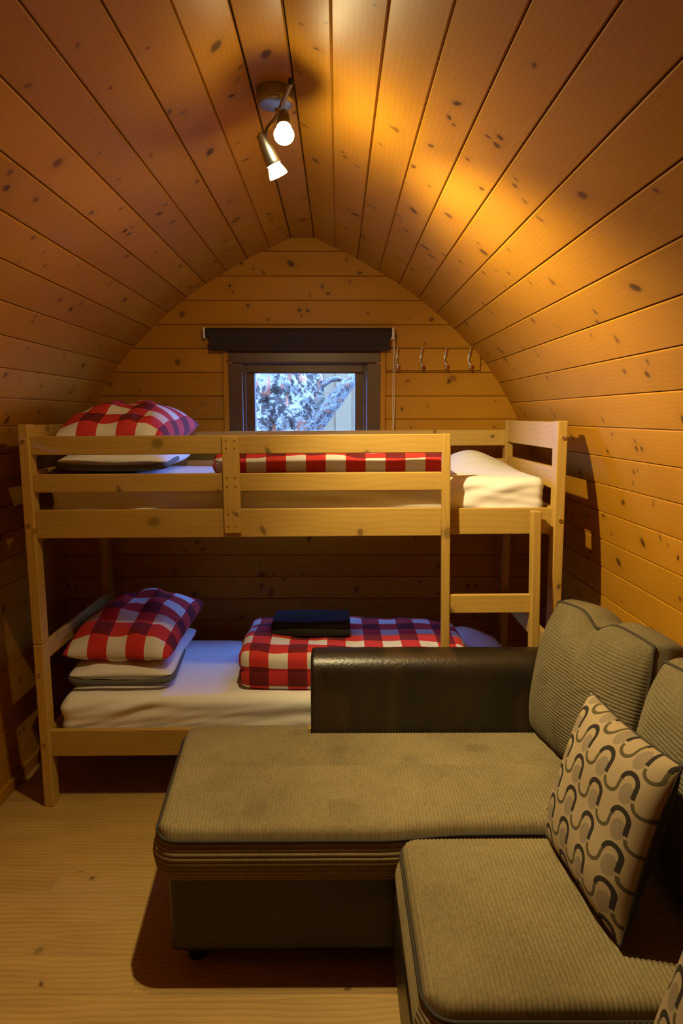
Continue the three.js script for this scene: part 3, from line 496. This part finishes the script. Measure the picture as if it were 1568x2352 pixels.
{
  const r = thing('hook_rail', 'pine rail of four small metal coat hooks right of the window', 'coat rack', [0.466, 1.739, ZB]);
  mesh('board', timber(-0.228, 0.232, 0.002, 0.106, 0.0 - 0.016, -0.001), M.wall, r);
  for (const x of [0.291, 0.408, 0.525, 0.642]) {
    const X = x - 0.466, z = 0.016, P = (h, d) => new THREE.Vector3(X, h, z + d);
    mesh('hook', mergeGeometries([new RoundedBoxGeometry(0.011, 0.044, 0.003, 1, 0.001).translate(X, 0.062, z + 0.001),
      tube([P(0.060, 0.002), P(0.070, 0.014), P(0.092, 0.024), P(0.106, 0.030)], 0.0028, 18, 8), new THREE.SphereGeometry(0.0045, 12, 8).translate(X, 0.107, z + 0.030),
      tube([P(0.060, 0.003), P(0.040, 0.012), P(0.018, 0.015), P(0.006, 0.025), P(0.012, 0.036), P(0.026, 0.040)], 0.0042, 28, 8), new THREE.SphereGeometry(0.0065, 12, 8).scale(1, 1.5, 1).translate(X, 0.027, z + 0.040)].map((g) => g.index ? g.toNonIndexed() : g)), M.chrome, r);
  }
}

// ---------------------------------------------------------------- ceiling spotlight with two heads
{
  const L = [-0.163, 2.368, 1.93], t = thing('ceiling_spotlight', 'two headed metal spotlight on the ceiling with one glaring bulb', 'ceiling light', L), loc = (x, h, z) => V(x - L[0], h - L[1], z - L[2]);
  mesh('ceiling_plate', new THREE.LatheGeometry([[0, -0.040], [0.040, -0.039], [0.0465, -0.034], [0.049, -0.026], [0.049, 0]].map((p) => new THREE.Vector2(...p)), 40), M.steel, t);
  mesh('bar', tube([loc(-0.112, 2.325, 1.790), loc(-0.135, 2.310, 1.85), loc(-0.160, 2.300, 1.93), loc(-0.185, 2.27, 1.93), loc(-0.190, 2.232, 1.90)], 0.0065, 40, 10), M.steel, t);
  mesh('bar_cap', new THREE.SphereGeometry(0.0085, 16, 12).translate(...loc(-0.112, 2.325, 1.788).toArray()), M.dark, t);
  const glow = (k) => new THREE.MeshStandardMaterial({ color: 0xffffff, emissive: new THREE.Color().setRGB(1, 0.86, 0.62), emissiveIntensity: k, roughness: 0.3 });
  const headShape = [[0, 0.082], [0.005, 0.0815], [0.009, 0.077], [0.0135, 0.060], [0.0175, 0.035], [0.0195, 0.010], [0.0195, 0.003], [0.0178, 0.003], [0.016, 0.028], [0, 0.032]].map((p) => new THREE.Vector2(...p));
  function head(lens, dir, beam, from, k, kl, angle, power, spill, depth, soft) {            // lens centre, where it looks, where its arm starts
    const h = new THREE.Group(); add(h, 'spot_head', t); const p = loc(...lens), d = V(...dir).normalize(); h.position.copy(p); h.quaternion.setFromUnitVectors(new THREE.Vector3(0, -1, 0), d);
    mesh('shade', new THREE.LatheGeometry(headShape, 32).translate(0, 0.024, 0), M.steel, h);
    mesh('bulb', new THREE.LatheGeometry([[0, 0.046], [0.012, 0.044], [0.015, 0.030], [0.021, 0.014], [0.0245, 0.003], [0.0245, 0]].map((q) => new THREE.Vector2(...q)), 32), glow(kl), h);
    mesh('lens', new THREE.CylinderGeometry(0.0243, 0.0243, 0.003, 32).translate(0, -0.001, 0), glow(k), h);
    const top = p.clone().addScaledVector(d, -0.095); mesh('swivel_arm', tube([loc(...from), loc(...from).lerp(top, 0.5).add(new THREE.Vector3(-0.012, 0, 0.006)), top], 0.0045, 24, 8), M.steel, t);
    const sp = new THREE.SpotLight(WARM, power, 0, angle, 1, 2); sp.position.copy(p).addScaledVector(d, 0.012); sp.target.position.copy(sp.position).add(V(...beam).normalize()); sp.castShadow = true; sp.shadow.radius = 0.8; t.add(sp, sp.target); sp.name = 'spot_light';
    const pl = new THREE.PointLight(WARM, spill, 0, 2); pl.position.copy(p).addScaledVector(d, -depth); pl.castShadow = true; pl.shadow.radius = soft; pl.name = 'bulb_light'; t.add(pl);
  }
  head([-0.128, 2.188, 1.750], [0.08, -1.5, -1.25], [-0.06, -1.6, -0.62], [-0.150, 2.30, 1.88], 4, 2, 1.05, SPOT_1, SPILL_1, 0.024, 0.8);
  head([-0.150, 2.128, 1.845], [0.40, -0.85, 0.20], [1.0, -0.93, 0.50], [-0.190, 2.232, 1.90], 2.5, 1.4, 1.0, SPOT_2, SPILL_2, 0.027, 0.6);
}

scene.traverse((o) => { if (o.userData_count) delete o.userData_count; });
renderer.render(scene, camera);
